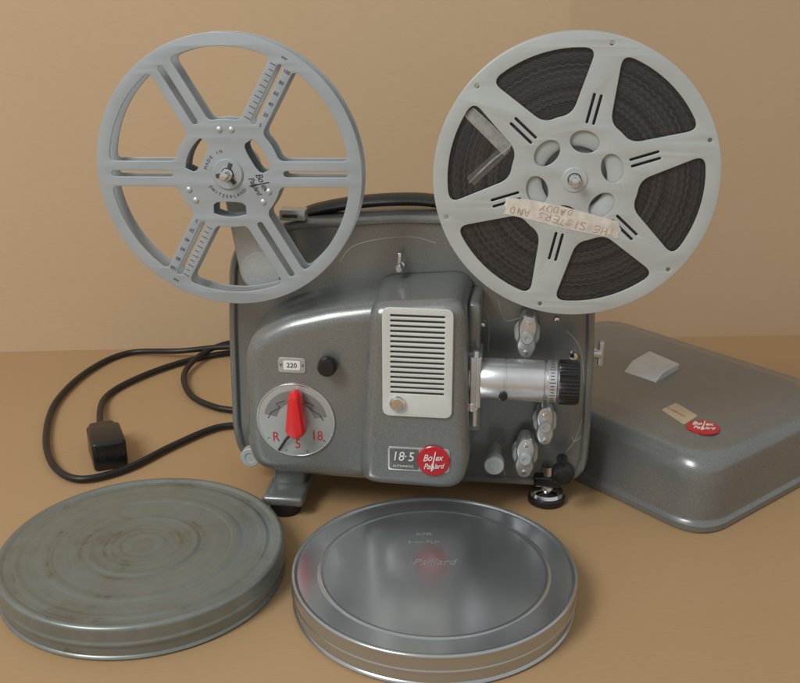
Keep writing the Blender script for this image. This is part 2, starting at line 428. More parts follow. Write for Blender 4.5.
# grille
gp = pp([(380, 309), (454, 306), (452, 418), (385, 414)], LY)
gx0 = (gp[0][0]+gp[3][0])/2; gx1 = (gp[1][0]+gp[2][0])/2; gz1 = (gp[0][1]+gp[1][1])/2; gz0 = (gp[2][1]+gp[3][1])/2
bm = B(); plate(bm, [rrect(gx0+.1, gx1-.1, gz0+.1, gz1-.1, .5)], LY+.05, .1, .02); gb = obj('grille_backing', bm, 'dark', pj)
loops = [rrect(gx0, gx1, gz0, gz1, .55)]
nsl = 16; zt = gz1-.55; zb = gz0+1.75
for i in range(nsl):
    z = zt-(zt-zb)*i/(nsl-1)
    loops.append(rrect(gx0+.55, gx1-.55, z-.078, z+.078, .074, 4))
bm = B(); plate(bm, loops, LY-.05, .16, .05); gr = obj('vent_grille', bm, 'grille', pj)
kx, kz = LP(398, 402, LY)
bm = B(); lathe(bm, [(.5, 0), (.55, .1), (.5, .28), (.42, .36), (0, .40)], (kx, LY-.2, kz), (0, -1, 0)); obj('grille_knob', bm, 'chrome', gr)
# voltage window
vx, vz = LP(292, 365, HY); k = LK(292, 365, HY)
bm = B(); plate(bm, [rrect(vx-14/k, vx+14/k, vz-8/k, vz+8/k, .25)], HY, .08, .02); vp = obj('voltage_plate', bm, 'dial', pj)
bm = B(); plate(bm, [rrect(vx-8.5/k, vx+8.5/k, vz-5/k, vz+5/k, .12)], HY-.085, .02, .004); vw = obj('voltage_window', bm, 'white', vp)
bm = B(); text(bm, '220', .5, vx, vz, HY-.12); text(bm, 'V', .3, vx-.78, vz, HY-.1); text(bm, 'V', .3, vx+.78, vz, HY-.1); obj('lettering', bm, 'ink', vp)
kx, kz = LP(327, 367, HY-.8); k = LK(327, 367, HY)
bm = B(); lathe(bm, [(.45, 0), (.45, .3), (9.5/k, .35), (10/k, .5), (9.2/k, 1.05), (7.5/k, 1.2), (0, 1.22)], (kx, HY, kz), (0, -1, 0), 36); obj('switch_knob', bm, 'black', pj)
# dial
dx, dz = LP(296, 420, HY); k = LK(296, 420, HY); dr_ = 38.5/k
bm = B(); plate(bm, [circ(dx, dz, dr_, 64)], HY, .1, .03); dl = obj('speed_dial', bm, 'dial', pj)
bm = B(); plate(bm, [circ(dx, dz, dr_+.1, 64), circ(dx, dz, dr_-.02, 64)], HY, .13, .03); obj('dial_rim', bm, 'chrome', dl)
bm = B()
for s, px, py in (('R', 276, 437), ('5', 298, 444), ('18', 317, 436)):
    x, z = LP(px, py, HY-.1); text(bm, s, 1.05, x, z, HY-.115, sx=.85)
obj('lettering', bm, 'redink', dl)
bm = B()
cv2 = Vector((dx, dz))
for a in (216, 252, 288, 324):
    a = R_(a); d = Vector((math.cos(a), math.sin(a))); n = Vector((-d.y, d.x))*.025
    r0 = dr_*.88; r1 = dr_*.95
    plate(bm, [[tuple(cv2+d*r0-n), tuple(cv2+d*r1-n), tuple(cv2+d*r1+n), tuple(cv2+d*r0+n)]], HY-.1, .02, .004)
for s in (-1, 1):
    P = [(dx+s*.75, HY-.125, dz+1.5), (dx+s*1.35, HY-.125, dz+1.25), (dx+s*1.1, HY-.125, dz+.95), (dx+s*1.75, HY-.125, dz+.55), (dx+s*2.0, HY-.125, dz+.1)]
    tube(bm, P, .025, 6)
obj('dial_marks', bm, 'ink', dl)
for a0, a1 in ((98, 170), (10, 82)):
    bm = B(); q = []
    for k_ in range(11): a = R_(a0+(a1-a0)*k_/10); q.append((dx+dr_*.84*math.cos(a), dz+dr_*.84*math.sin(a)))
    for k_ in range(11): a = R_(a1-(a1-a0)*k_/10); q.append((dx+dr_*.5*math.cos(a), dz+dr_*.5*math.sin(a)))
    plate(bm, [q], HY-.1, .012, .003); obj('dial_sector', bm, 'sector', dl)
# red lever
bm = B()
l0 = LP(294, 399, HY-1.2); l1 = LP(295, 430, HY-1.2)
cap = capsule(l0[0], l0[1], l1[0], l1[1], .48, .76, 14)
rings = [up2(inset(cap, .18), HY-.2), up2(inset(cap, .02), HY-.5), up2(cap, HY-.9), up2(inset(cap, .08), HY-1.25), up2(inset(cap, .22), HY-1.45), up2(inset(cap, .36), HY-1.5)]
loft(bm, rings); lv = obj('speed_lever', bm, 'lever', pj)
bm = B(); p0 = LP(287, 438, HY-.3); p1 = LP(279, 450, HY-.2)
tube(bm, [(p0[0]+.3, HY-.5, p0[1]+.3), (p0[0], HY-.4, p0[1]), (p1[0], HY-.22, p1[1])], .1, 8); obj('pointer', bm, 'ink', lv)
# badge
bp_ = pp([(388, 449), (450, 446), (451, 472), (388, 470)], LY)
bx0, bx1 = bp_[0][0], bp_[1][0]; bz0 = (bp_[2][1]+bp_[3][1])/2; bz1 = (bp_[0][1]+bp_[1][1])/2
bw = bx1-bx0; bh = bz1-bz0
bm = B(); plate(bm, [rrect(bx0, bx1, bz0, bz1, .25)], LY+.02, .1, .02); bd = obj('name_plate', bm, 'alu', pj)
bm = B(); plate(bm, [rrect(bx0+.12, bx0+bw*.5, bz0+.12, bz1-.12, .12)], LY-.075, .03, .008); obj('number_panel', bm, 'plate', bd)
bm = B(); text(bm, '18', .98, bx0+bw*.165, bz0+bh*.60, LY-.12, shear=.15, sx=.9); text(bm, '5', .98, bx0+bw*.375, bz0+bh*.60, LY-.12, shear=.15, sx=.9)
text(bm, '·', .98, bx0+bw*.29, bz0+bh*.60, LY-.12)
text(bm, 'AUTOMATIC', .23, bx0+bw*.25, bz0+bh*.2, LY-.12, spacing=1.1)
obj('lettering', bm, 'white', bd)
rx, rz = bx0+bw*.74, bz0+bh*.5; rr = 16.5/LK(433, 458, LY)
bm = B(); lathe(bm, [(rr, 0), (rr, .08), (rr-.06, .13), (rr*.6, .17), (0, .19)], (rx, LY-.08, rz), (0, -1, 0), 48); rb = obj('red_badge', bm, 'red', bd)
bm = B(); logo(bm, rx, rz, LY-.285, .1); obj('lettering', bm, 'white', rb)
# lens
lyc = -3.8
p0 = LP(481, 378, lyc); p1 = LP(579, 383, lyc); lz = (p0[1]+p1[1])/2; k = LK(530, 380, lyc)
lx0, lx1 = p0[0], p1[0]; ll = lx1-lx0; R0 = 21/k
bm = B(); lathe(bm, [(0, -.8), (R0*.75, -.8), (R0*.75, 0), (R0*.98, .02), (R0, .1), (R0, ll*.24), (R0*.97, ll*.245), (R0*.97, ll*.26), (R0, ll*.265), (R0, ll*.64), (R0*.9, ll*.65), (R0*.9, ll*.67), (R0*1.03, ll*.68), (R0*1.03, ll*.77), (R0*.9, ll*.78), (R0*.9, ll*.82), (0, ll*.82)], (lx0, lyc, lz), (1, 0, 0), 56); ln_ = obj('lens_barrel', bm, 'alu', pj)
bm = B(); lathe(bm, [(R0*.88, ll*.79), (R0*1.05, ll*.795), (R0*1.07, ll*.81), (R0*1.07, ll*.97), (R0*1.0, ll), (R0*.75, ll), (R0*.7, ll*.93), (0, ll*.93)], (lx0, lyc, lz), (1, 0, 0), 72, .06); obj('focus_ring', bm, 'black', ln_)
bm = B()
for i in range(40):
    a = 2*math.pi*i/40
    T = Matrix.Translation((lx0+ll*.725, lyc, lz)) @ Matrix.Rotation(a, 4, 'X') @ Matrix.Translation((0, 0, R0*1.03))
    w_ = .22 if i % 4 == 0 else .13
    rbox(bm, -w_, w_, -.03, .03, -.02, .012, .006, T)
obj('ring_marks', bm, 'ink', ln_)
bm = B(); sx_, sz_ = LP(503, 396, lyc-1.3); cyl(bm, (sx_, lyc-1.05, sz_), (0, -1, 0), .3, .5, .06, 24); obj('clamp_screw', bm, 'black', ln_)
# film gate
g0 = LP(468, 352, -4.4); g1 = LP(480, 432, -4.4)
bm = B(); rbox(bm, g0[0]-.3, g1[0], -4.5, -2.2, g1[1], g0[1], .25); gt = obj('film_gate', bm, 'body', pj)
bm = B(); c = LP(476, 357, -4.9); c2 = LP(476, 408, -4.9)
cyl(bm, (c[0], -4.8, c2[1]), (0, 0, 1), .38, c[1]-c2[1], .08, 40, .05)
cyl(bm, (c[0], -4.8, c2[1]-1.4), (0, 0, 1), .2, c[1]-c2[1]+1.8, .05, 24); obj('gate_thumbscrew', bm, 'alu', gt)
bm = B(); c = LP(474, 408, -5.2); cyl(bm, (c[0]-.1, -4.4, c[1]), (0, -1, 0), .36, .75, .1, 30); obj('gate_knob', bm, 'chrome', gt)
bm = B(); g2 = LP(472, 300, -3); g3 = LP(480, 350, -3)
rbox(bm, g2[0]-.2, g3[0], -3.8, PY, g3[1], g2[1], .25); obj('gate_hood', bm, 'body', pj)
# film guides on the face plate
def guide(px, py, hpx, wpx, rot=0):
    y = -2.0; k = LK(px, py, y); x, z = LP(px, py, y); hh = hpx/k; ww = wpx/k
    R2 = Matrix.Translation((x, 0, z)) @ Matrix.Rotation(rot, 4, 'Y')
    bm = B()
    capc = [(-ww*.45, -hh), (ww*.45, -hh), (ww*.85, -hh*.45), (ww*.65, 0), (ww*.85, hh*.45), (ww*.45, hh), (-ww*.45, hh), (-ww*.85, hh*.45), (-ww*.65, 0), (-ww*.85, -hh*.45)]
    loft(bm, [up2(rin(capc, d, .3, 5), yy) for d, yy in ((0, -.4), (0, -1.75), (.1, -1.92), (.2, -1.95))])
    bmesh.ops.transform(bm, matrix=R2, verts=bm.verts)
    g = obj('film_guide', bm, 'alu', pj)
    bm = B(); lathe(bm, [(ww*.5, -PY), (ww*.5, .2), (ww*1.05, .2), (ww*1.1, .3), (ww*1.1, .42), (ww*.85, .5), (ww*.85, 1.2), (ww*1.05, 1.28), (ww*1.05, 1.38), (ww*.95, 1.45), (ww*.62, 1.45), (ww*.6, 1.4), (ww*.55, 2.1), (ww*.45, 2.2), (ww*.2, 2.2), (ww*.18, 2.12), (0, 2.12)], (x, 0, z), (0, -1, 0), 36)
    obj('sprocket', bm, 'reel2', g)
    for s in (-1, 1):
        bm = B()
        v = R2 @ Vector((0, 0, s*hh*.68)); cyl(bm, (v.x, -1.9, v.z), (0, -1, 0), .16, .14, .03, 20)
        obj('guide_screw', bm, 'chrome', g)
guide(527, 338, 23, 12, R_(3)); guide(545, 427, 21, 11, R_(-2)); guide(525, 459, 22, 12, R_(2))
def roller(px, py, r):
    y = -2.6; k = LK(px, py, y); x, z = LP(px, py, y); q = r/k
    bm = B(); lathe(bm, [(q*.7, 0), (q*.7, 2.2), (q, 2.25), (q, 2.9), (q*.92, 2.97), (q*.55, 2.97), (q*.5, 2.9), (0, 2.9)], (x, PY, z), (0, -1, 0), 36); return obj('guide_roller', bm, 'reel2', pj)
roller(494, 466, 10); roller(250, 458, 10)
for px, py, r in ((574, 357, 5), (482, 326, 4), (530, 396, 4.5), (557, 320, 3)):
    k = LK(px, py, 0); x, z = LP(px, py, -.1); q = r/k
    bm = B(); lathe(bm, [(q, 0), (q, .25), (q*.75, .42), (0, .48)], (x, PY, z), (0, -1, 0), 24); obj('plate_screw', bm, 'black' if px == 530 else 'chrome', pj)
x, z = LP(400, 266, -.5)
bm = B(); lathe(bm, [(.3, 0), (.3, .6), (.2, .65), (.2, 1.2), (.3, 1.25), (.3, 1.5), (.2, 1.6), (0, 1.6)], (x, PY, z-.05), (0, -1, 0), 24)
rbox(bm, x-.14, x+.14, -.75, -.5, z, z+1.0, .08); obj('threaded_pin', bm, 'chrome', pj)
# painted threading lines
def pline(pts, r=.03):
    bm = B()
    P = catmull([(*LP(a, b, PY), 0) for a, b in pts], 8)
    tube(bm, [(p.x, PY-.01, p.y) for p in P], r, 6)
    obj('threading_line', bm, 'line', pj)
pline([(340, 262), (352, 247), (380, 239), (412, 237), (436, 243)])
pline([(498, 300), (505, 320), (520, 318)]); pline([(566, 330), (580, 348), (584, 380), (584, 410), (576, 438), (566, 452)])
pline([(572, 437), (575, 441), (582, 436)]); pline([(510, 440), (500, 452), (508, 484)]); pline([(487, 310), (489, 330), (488, 352)])
# reel arms and spindles
RY = -4.0
cL = LP(231, 172, RY); cR = LP(574, 177.5, RY)
def arm(piv, c, w0, w1):
    x0, z0 = LP(*piv, -1.5)
    bm = B(); plate(bm, [capsule(x0, z0, c[0], c[1], w0, w1)], -1.4, .8, .18, 3)
    cyl(bm, (x0, PY, z0), (0, -1, 0), w0*.8, 1.9, .1, 36)
    a_ = obj('reel_arm', bm, 'arm', pj)
    bm = B(); lathe(bm, [(w0*.88, 0), (w0*.88, .12), (w0*.84, .17), (w0*.3, .18), (0, .18)], (x0, -2.2, z0), (0, -1, 0), 40); obj('arm_pivot', bm, 'arm', a_)
    bm = B(); cyl(bm, (c[0], -2.1, c[1]), (0, -1, 0), .8, .9, .08, 36)
    lathe(bm, [(.4, 0), (.4, 3.0), (.34, 3.08), (.2, 3.1), (.2, 3.35), (.28, 3.4), (.28, 3.7), (.2, 3.8), (0, 3.82)], (c[0], -2.1, c[1]), (0, -1, 0), 28)
    obj('spindle', bm, 'chrome', a_)
arm((264, 268), cL, 1.6, 1.45); arm((545, 282), cR, 1.55, 1.2)
# latch clip by the left arm
x, z = LP(294, 214, .5)
bm = B(); rbox(bm, x-.95, x+.95, -.2, .9, z-.35, z+.45, .12); lc = obj('arm_latch', bm, 'alu', pj)
bm = B(); rbox(bm, x-.7, x+.4, -.3, -.15, z-.12, z+.1, .03); obj('latch_slot', bm, 'dark', lc)
# carrying handle: a flat strap along the top edge
hp = [LP(300, 218, 2.5), LP(312, 211, 2.5), LP(345, 204, 2.5), (LP(385, 200, 2.5)), LP(425, 200, 2.5), LP(458, 206, 2.5), LP(472, 214, 2.5)]
bm = B(); tube(bm, catmull([(p[0], 2.6, p[1]) for p in hp], 8), 1.05, 16, .42); hd = obj('carrying_handle', bm, 'leather', pj)
for p in (hp[0], hp[-1]):
    bm = B(); cyl(bm, (p[0], 2.6, p[1]-1.2), (0, 0, 1), .6, 1.2, .1, 24); obj('handle_mount', bm, 'chrome', hd)
# wing knob on the right flank
x, z = LP(593, 353, 1.0)
bm = B(); cyl(bm, (x-.4, 1.0, z), (1, 0, 0), .4, 1.0, .06, 24); rbox(bm, x+.35, x+.75, .75, 1.25, z-.95, z+.95, .12); obj('wing_knob', bm, 'alu', pj)
# feet
x, z = LP(286, 497, -3.6)
bm = B(); rbox(bm, x-1.55, x+1.55, -4.9, 1.4, .95, 1.75, .3)
rbox(bm, x-1.2, x+1.2, -2.6, 1.6, 1.3, 3.6, .35); ft = obj('foot_bracket', bm, 'body', pj)
bm = B(); lathe(bm, [(0, 0), (1.0, 0), (1.12, .1), (1.25, .95), (1.2, 1.1), (0, 1.1)], (x-.05, -3.6, 0), (0, 0, 1), 36); obj('rubber_foot', bm, 'rubber', ft)
v = RT @ (fp(546, 501)-O)
bm = B(); lathe(bm, [(0, 0), (1.25, 0), (1.4, .12), (1.4, .5), (1.2, .65), (0, .65)], (v.x, v.y, 0), (0, 0, 1), 40); rf = obj('levelling_foot', bm, 'rubber', pj)
bm = B(); lathe(bm, [(1.25, .6), (1.3, .7), (1.2, .95), (.8, 1.05), (.5, 1.1), (.45, 3.0)], (v.x, v.y, 0), (0, 0, 1), 40); obj('foot_collar', bm, 'chrome', rf)
bm = B(); rbox(bm, v.x-1.0, v.x+1.0, v.y-.6, v.y+1.6, 1.4, 2.3, .2); obj('foot_clamp', bm, 'black', rf)
x, z = LP(563, 474, -2.2); k = LK(563, 474, -2.2)
bm = B(); lathe(bm, [(.4, -2.4), (.4, 0), (10.5/k, 0), (11.5/k, .15), (11.5/k, .7), (9.5/k, 1.0), (5/k, 1.1), (0, 1.1)], (x, -1.6, z), (0, -1, 0), 40, .0); kb = obj('tilt_knob', bm, 'black', pj)
bm = B(); lathe(bm, [(6.0/k, 0), (6.0/k, .06), (3/k, .1), (0, .11)], (x, -2.68, z), (0, -1, 0), 30); obj('knob_cap', bm, 'rubber', kb)
# ------------------------------------------------------------------ reels
def window(a1, a2, ri, ro, wi, wo, rc, n=14):
    def P(r, a): return Vector((r*math.cos(a), r*math.sin(a)))
    ao1 = a1+math.asin(wo/ro); ao2 = a2-math.asin(wo/ro); ai1 = a1+math.asin(wi/ri); ai2 = a2-math.asin(wi/ri)
    do = rc/ro; di = min(rc/ri, (ai2-ai1)*.4)
    pts = []
    def corner(A, Cn, Bq):
        for k in range(7):
            t = k/6; pts.append(A*(1-t)**2+Cn*2*t*(1-t)+Bq*t*t)
    co1, co2, ci1, ci2 = P(ro, ao1), P(ro, ao2), P(ri, ai1), P(ri, ai2)
    for k in range(n+1): pts.append(P(ro, ao1+do+(ao2-ao1-2*do)*k/n))
    s2 = (ci2-co2).normalized(); s1 = (co1-ci1).normalized()
    corner(P(ro, ao2-do), co2, co2+s2*rc)
    corner(ci2-s2*rc, ci2, P(ri, ai2-di))
    for k in range(1, n): pts.append(P(ri, ai2-di+(ai1+di-ai2+di)*k/n))
    corner(P(ri, ai1+di), ci1, ci1+s1*rc)
    corner(co1-s1*rc, co1, P(ro, ao1+do))
    res = []
    for q in pts:
        q = (q.x, q.y)
        if not res or abs(q[0]-res[-1][0])+abs(q[1]-res[-1][1]) > 1e-3: res.append(q)
    if abs(res[0][0]-res[-1][0])+abs(res[0][1]-res[-1][1]) < 1e-3: res.pop()
    return res
def slot(a, r0, r1, w, off=0, n=6):
    d = Vector((math.cos(a), math.sin(a))); nn = Vector((-d.y, d.x))
    p0 = d*r0+nn*off; p1 = d*r1+nn*off
    return capsule(p0.x, p0.y, p1.x, p1.y, w, w, n)
def dwin(a, r, chord, half):
    """D-shaped opening: curved outside, flat towards the hub"""
    pts = [(r*math.cos(a+half*(k/6-1)), r*math.sin(a+half*(k/6-1))) for k in range(13)]
    h = r*math.sin(half)
    for s in (.97, .8, .45, 0, -.45, -.8, -.97):
        rr_ = chord+.35*abs(s)**6*(r*math.cos(half)-chord)
        pts.append((rr_*math.cos(a)-s*h*math.sin(a), rr_*math.sin(a)+s*h*math.cos(a)))
    return pts
def oval(a, r, ta, ra, n=32):
    d = Vector((math.cos(a), math.sin(a))); nn = Vector((-d.y, d.x))
    return [tuple(d*(r+ra*math.cos(2*math.pi*k/n))+nn*ta*math.sin(2*math.pi*k/n)) for k in range(n)]
# empty reel, left
RR = 134.5/LK(231, 172, RY)
rl = thing('film_reel', 'empty grey film reel with six slotted spokes on the upper left arm', 'film reel', LW(cL[0], RY, cL[1]), -TH)
A0 = R_(1)
def left_loops():
    L_ = [circ(0, 0, RR, 128), circ(0, 0, .43, 24)]
    for i in range(6):
        a = A0+i*math.pi/3
        L_.append(window(a, a+math.pi/3, RR*.40, RR*.905, .84, .84, .4))
        L_.append(slot(a, RR*.44, RR*.87, .2))
    for i in range(3): L_.append(dwin(R_(270+120*i), 2.85, 1.85, R_(23)))
    return L_
bm = B(); plate(bm, left_loops(), -.62, .12, .035); ff = obj('front_flange', bm, 'reel', rl)
bm = B(); plate(bm, left_loops(), .74, .12, .035); obj('back_flange', bm, 'reel', rl)
bm = B(); lathe(bm, [(3.15, -.64), (3.15, .64), (2.98, .64), (2.98, -.64), (3.15, -.64)], (0, 0, 0), (0, 1, 0), 64); obj('hub_drum', bm, 'reel', rl)
bm = B(); lathe(bm, [(.44, 0), (.44, .16), (.95, .16), (1.02, .1), (1.02, 0)], (0, -.72, 0), (0, -1, 0), 40); hc = obj('hub_collar', bm, 'reel', rl)
for i in range(3):
    bm = B()
    a = R_(70+120*i)
    T = Matrix.Rotation(-a, 4, 'Y')
    rbox(bm, .3, .78, -.93, -.87, -.14, .14, .03, T)
    obj('key_slot', bm, 'dark', hc)
for i in range(3):
    for s in (-1, 1):
        bm = B()
        a = R_(90+120*i+s*8); lathe(bm, [(.2, 0), (.18, .08), (.1, .13), (0, .14)], (2.9*math.cos(a), -.73, 2.9*math.sin(a)), (0, -1, 0), 20)
        obj('rivet', bm, 'alu', ff)
bm = B()
ctext(bm, 'MADE IN', .3, 1.5, R_(165), R_(10), -.745)
ctext(bm, 'SWITZERLAND', .3, 1.5, R_(215), R_(10), -.745, False)
logo(bm, 2.05, -.62, -.745, R_(-62), True, .9)
obj('lettering', bm, 'ink', ff)
for a in (A0+math.pi/3, A0+4*math.pi/3):
    bm = B()
    d = Vector((math.cos(a), math.sin(a))); nn = Vector((-d.y, d.x))
    for j in range(11):
        r = 3.9+j*.38; w = .3 if j % 2 else .42
        p0 = d*r+nn*.26; p1 = d*r+nn*(.26+w); e = d*.022
        plate(bm, [[tuple(p0-e), tuple(p0+e), tuple(p1+e), tuple(p1-e)]], -.735, .015, .003)
    for j, s in enumerate(('5', '20', '40', '60', '80', '100')):
        p = d*(3.9+j*.76)-nn*.5; text(bm, s, .33, p.x, p.y, -.745, a-math.pi/2)
    p = d*8.4; text(bm, 'mtr', .28, p.x, p.y, -.745, a-math.pi/2)
    obj('length_scale', bm, 'ink', ff)
# full reel, right
RR2 = 140.5/LK(574, 177.5, RY)
r2 = thing('film_reel', 'pale grey reel full of dark film with taped handwritten label on upper right arm', 'film reel', LW(cR[0], RY, cR[1]), -TH)
A1 = R_(18)
def right_loops(front=True):
    L_ = [circ(0, 0, RR2, 128), circ(0, 0, .43, 24)]
    for i in range(6):
        a = A1+i*math.pi/3
        L_.append(window(a, a+math.pi/3, RR2*.45, RR2*.895, 1.2, .8, .7))
        L_.append(oval(a, 2.4, .92, .68))
        for s in (-1, 1): L_.append(slot(a, 3.6, 5.3, .085, s*.21))
        L_.append(circ(RR2*.945*math.cos(a), RR2*.945*math.sin(a), .14, 14))
    return L_
bm = B(); plate(bm, right_loops(), -.62, .12, .035); fr = obj('front_flange', bm, 'reel2', r2)
bm = B(); plate(bm, right_loops(), .74, .12, .035); obj('back_flange', bm, 'reel2', r2)
bm = B(); lathe(bm, [(3.3, -.48), (RR2*.93, -.48), (RR2*.935, -.44), (RR2*.935, .44), (3.3, .44), (3.3, -.48)], (0, 0, 0), (0, 1, 0), 128); obj('film_roll', bm, 'film', r2)
bm = B(); lathe(bm, [(.5, .2), (2.0, .2), (2.05, -.35), (2.3, -.5), (3.28, -.5), (3.28, .5), (.5, .5), (.5, .2)], (0, 0, 0), (0, 1, 0), 64); co = obj('hub_core', bm, 'core', r2)
bm = B(); lathe(bm, [(.44, 0), (.44, .1), (.75, .1), (.8, .06), (.8, 0)], (0, -.73, 0), (0, -1, 0), 36); obj('hub_collar', bm, 'reel2', r2)
# clear leader crossing the upper-left window
def wpt(px, py):
    p = LP(px, py, RY-.55); return (p[0]-cR[0], p[1]-cR[1])
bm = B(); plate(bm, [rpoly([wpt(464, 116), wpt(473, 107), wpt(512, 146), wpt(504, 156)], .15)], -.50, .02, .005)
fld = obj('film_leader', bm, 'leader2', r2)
bm = B(); plate(bm, [rpoly([wpt(466, 178), wpt(474, 186), wpt(512, 150), wpt(505, 143)], .15)], -.53, .02, .005)
obj('film_tail', bm, 'leader', fld)
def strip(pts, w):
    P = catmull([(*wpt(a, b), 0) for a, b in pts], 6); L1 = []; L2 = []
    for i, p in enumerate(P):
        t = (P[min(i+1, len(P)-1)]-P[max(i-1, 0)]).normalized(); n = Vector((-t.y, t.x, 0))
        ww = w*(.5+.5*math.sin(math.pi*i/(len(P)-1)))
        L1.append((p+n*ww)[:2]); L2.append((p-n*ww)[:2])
    bm = B(); plate(bm, [L1+L2[::-1]], -.56, .012, .003); obj('leader_glint', bm, 'leader2', fld)  # thin pale strip: a highlight on the leader, drawn as geometry
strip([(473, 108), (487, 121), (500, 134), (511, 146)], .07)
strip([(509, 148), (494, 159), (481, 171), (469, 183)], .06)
# tape label
lq = [wpt(505, 197), wpt(530, 199), wpt(560, 205), wpt(590, 213), wpt(618, 221), wpt(619, 225), wpt(621, 229), wpt(618, 233), wpt(619, 238), wpt(590, 233), wpt(560, 227), wpt(530, 219), wpt(504, 213), wpt(506, 208), wpt(504, 204), wpt(506, 201)]
bm = B(); plate(bm, [lq], -.75, .025, .006); tp = obj('tape_label', bm, 'tape', r2)
rot = math.pi-R_(12)
bm = B()
c1 = wpt(556, 209); c2 = wpt(562, 220)
hand(bm, 'DADDY', .36, c1[0], c1[1]-.02, -.78, rot, .44); hand(bm, 'THE SISTERS AND', .42, c2[0], c2[1], -.78, rot, .455)
obj('handwriting', bm, 'pen', tp)
# ------------------------------------------------------------------ film cans
def sharp_profile(pr):
    """short supporting steps beside each flat so the flats shade flat"""
    out = [pr[0]]
    for p, q in zip(pr, pr[1:]):
        L = math.hypot(q[0]-p[0], q[1]-p[1])
        if L > .22:
            t = .05/L
            out += [(p[0]+(q[0]-p[0])*t, p[1]+(q[1]-p[1])*t), (q[0]-(q[0]-p[0])*t, q[1]-(q[1]-p[1])*t)]
        out.append(q)
    return out
def can(px, py, wpx, h, m, label, kind):
    c = fp(px, py, h); k = kscale(c); R = wpx/2/k
    t = thing('film_can', label, 'film can', (c.x, c.y, 0), 0)
    bm = B(); lathe(bm, [(0, 0), (R-.3, 0), (R-.08, .05), (R-.01, .16), (R-.05, .27), (R-.13, .33), (R-.13, h*.5), (R-.22, h*.6), (0, h*.6)], (0, 0, 0), (0, 0, 1), 128)
    obj('can_base', bm, m, t)
    bm = B()
    if kind == 1:
        pr = [(R-.12, h*.44), (R+.02, h*.45), (R+.05, h*.49), (R+.02, h*.54), (R-.03, h*.58), (R-.03, h-.22), (R-.05, h-.1), (R-.15, h), (R-.3, h+.03), (R-.45, h), (R-.6, h-.13), (R-1.0, h-.15), (R-1.15, h-.10), (R-1.3, h-.08), (R-1.5, h-.11), (R-1.7, h-.15), (R*.70, h-.15), (R*.685, h-.10), (R*.66, h-.08), (R*.63, h-.10), (R*.615, h-.15), (R*.405, h-.15), (R*.39, h-.10), (R*.375, h-.06), (R*.36, h-.08), (R*.345, h-.11), (0, h-.11)]
    else:
        pr = [(R-.12, h*.46), (R+.01, h*.47), (R+.03, h*.5), (R, h*.54), (R-.03, h*.56), (R-.03, h-.28), (R-.0, h-.2), (R+.02, h-.1), (R-.04, h), (R-.14, h+.03), (R-.24, h), (R-.3, h-.1), (R-.36, h-.13), (R*.815, h-.13), (R*.806, h-.08), (R*.797, h-.06), (R*.788, h-.08), (R*.78, h-.13), (0, h-.13)]
    lathe(bm, sharp_profile(pr), (0, 0, 0), (0, 0, 1), 160); ld = obj('can_lid', bm, m, t, 60)
    return t, ld, c, R
t1, l1_, c1, R1 = can(143, 543, 281, 2.3, 'can1', 'tarnished round film can with brown ring stains, front left on the cardboard', 1)
t2, l2_, c2, R2c = can(434, 566, 284, 2.2, 'can2', 'shiny dark round film can with smooth lid in front of the projector', 2)
zt2 = 2.2-.13
for s, px, py, sz in (('8 mm FILM', 424, 542, .46), ('SUPER', 424, 534, .38), ('Paillard', 434, 562, .95)):
    bm = B(); p = fp(px, py, zt2)-c2
    text(bm, s, sz, p.x, p.y, zt2+.006, 0, .008, .3 if px == 434 else 0, False)
    obj('embossed_lettering', bm, 'emboss', l2_)
# ------------------------------------------------------------------ projector cover
A = fp(700, 538); ang = math.atan2(.63, .777)
CW, CL, CH = 21.0, 26.5, 6.0
cv = thing('projector_cover', 'grey hammered-metal projector cover with rounded corners lying at right', 'projector cover', (A.x, A.y, 0), ang)
occ = [(-.2, -.3), (CW, -.3), (CW, CL), (-.2, CL)]
def oc(d): return rin(occ, d, 3.0-d*.25, 12)
def zr(poly, z): return [(p[0], p[1], z) for p in poly]
bm = B(); rg = [zr(oc(0), 0), zr(oc(-.12), .12), zr(oc(-.12), .55), zr(oc(.05), .72), zr(oc(.12), .85), zr(oc(.14), 1.0), zr(oc(.26), 3.4)]
r_ = 1.55
for k in range(1, 9):
    a = math.pi/2*k/8; rg.append(zr(oc(.3+r_*(1-math.cos(a))), CH-r_-.2+r_*math.sin(a)))
rg += [zr(oc(.35+r_+.4), CH-.19), zr(oc(.35+r_+.7), CH-.10), zr(oc(.35+r_+1.1), CH), zr(oc(.35+r_+1.4), CH)]
loft(bm, rg, False, True); obj('cover_shell', bm, 'cover', cv)
Rc = Matrix.Rotation(-ang, 3, 'Z')
def cp(px, py, z=CH):
    v = Rc @ (fp(px, py, z)-Vector((A.x, A.y, 0))); return (v.x, v.y)
# clasp: a folded wedge with a bright top and a sloping front face
q0, q1, q2, q3 = [Vector(cp(*p)) for p in ((624, 372), (649, 356), (679, 369), (655, 383))]
f0 = q0.lerp(q1, .30); f3 = q3.lerp(q2, .30)
bm = B()
bot = [bm.verts.new((p.x, p.y, CH-.05)) for p in (q0, f0, q1, q2, f3, q3)]
top = [bm.verts.new((p.x, p.y, CH+h)) for p, h in ((q0, .08), (f0, .62), (q1, .50), (q2, .50), (f3, .62), (q3, .08))]
for i in range(6): bm.faces.new((bot[i], bot[(i+1) % 6], top[(i+1) % 6], top[i]))
bm.faces.new((top[0], top[1], top[4], top[5])); bm.faces.new((top[1], top[2], top[3], top[4]))
bmesh.ops.recalc_face_normals(bm, faces=bm.faces)
bmesh.ops.bevel(bm, geom=bm.edges[:], offset=.09, segments=2, profile=.5, affect='EDGES')
lt = obj('latch_plate', bm, 'clasp', cv, 20)
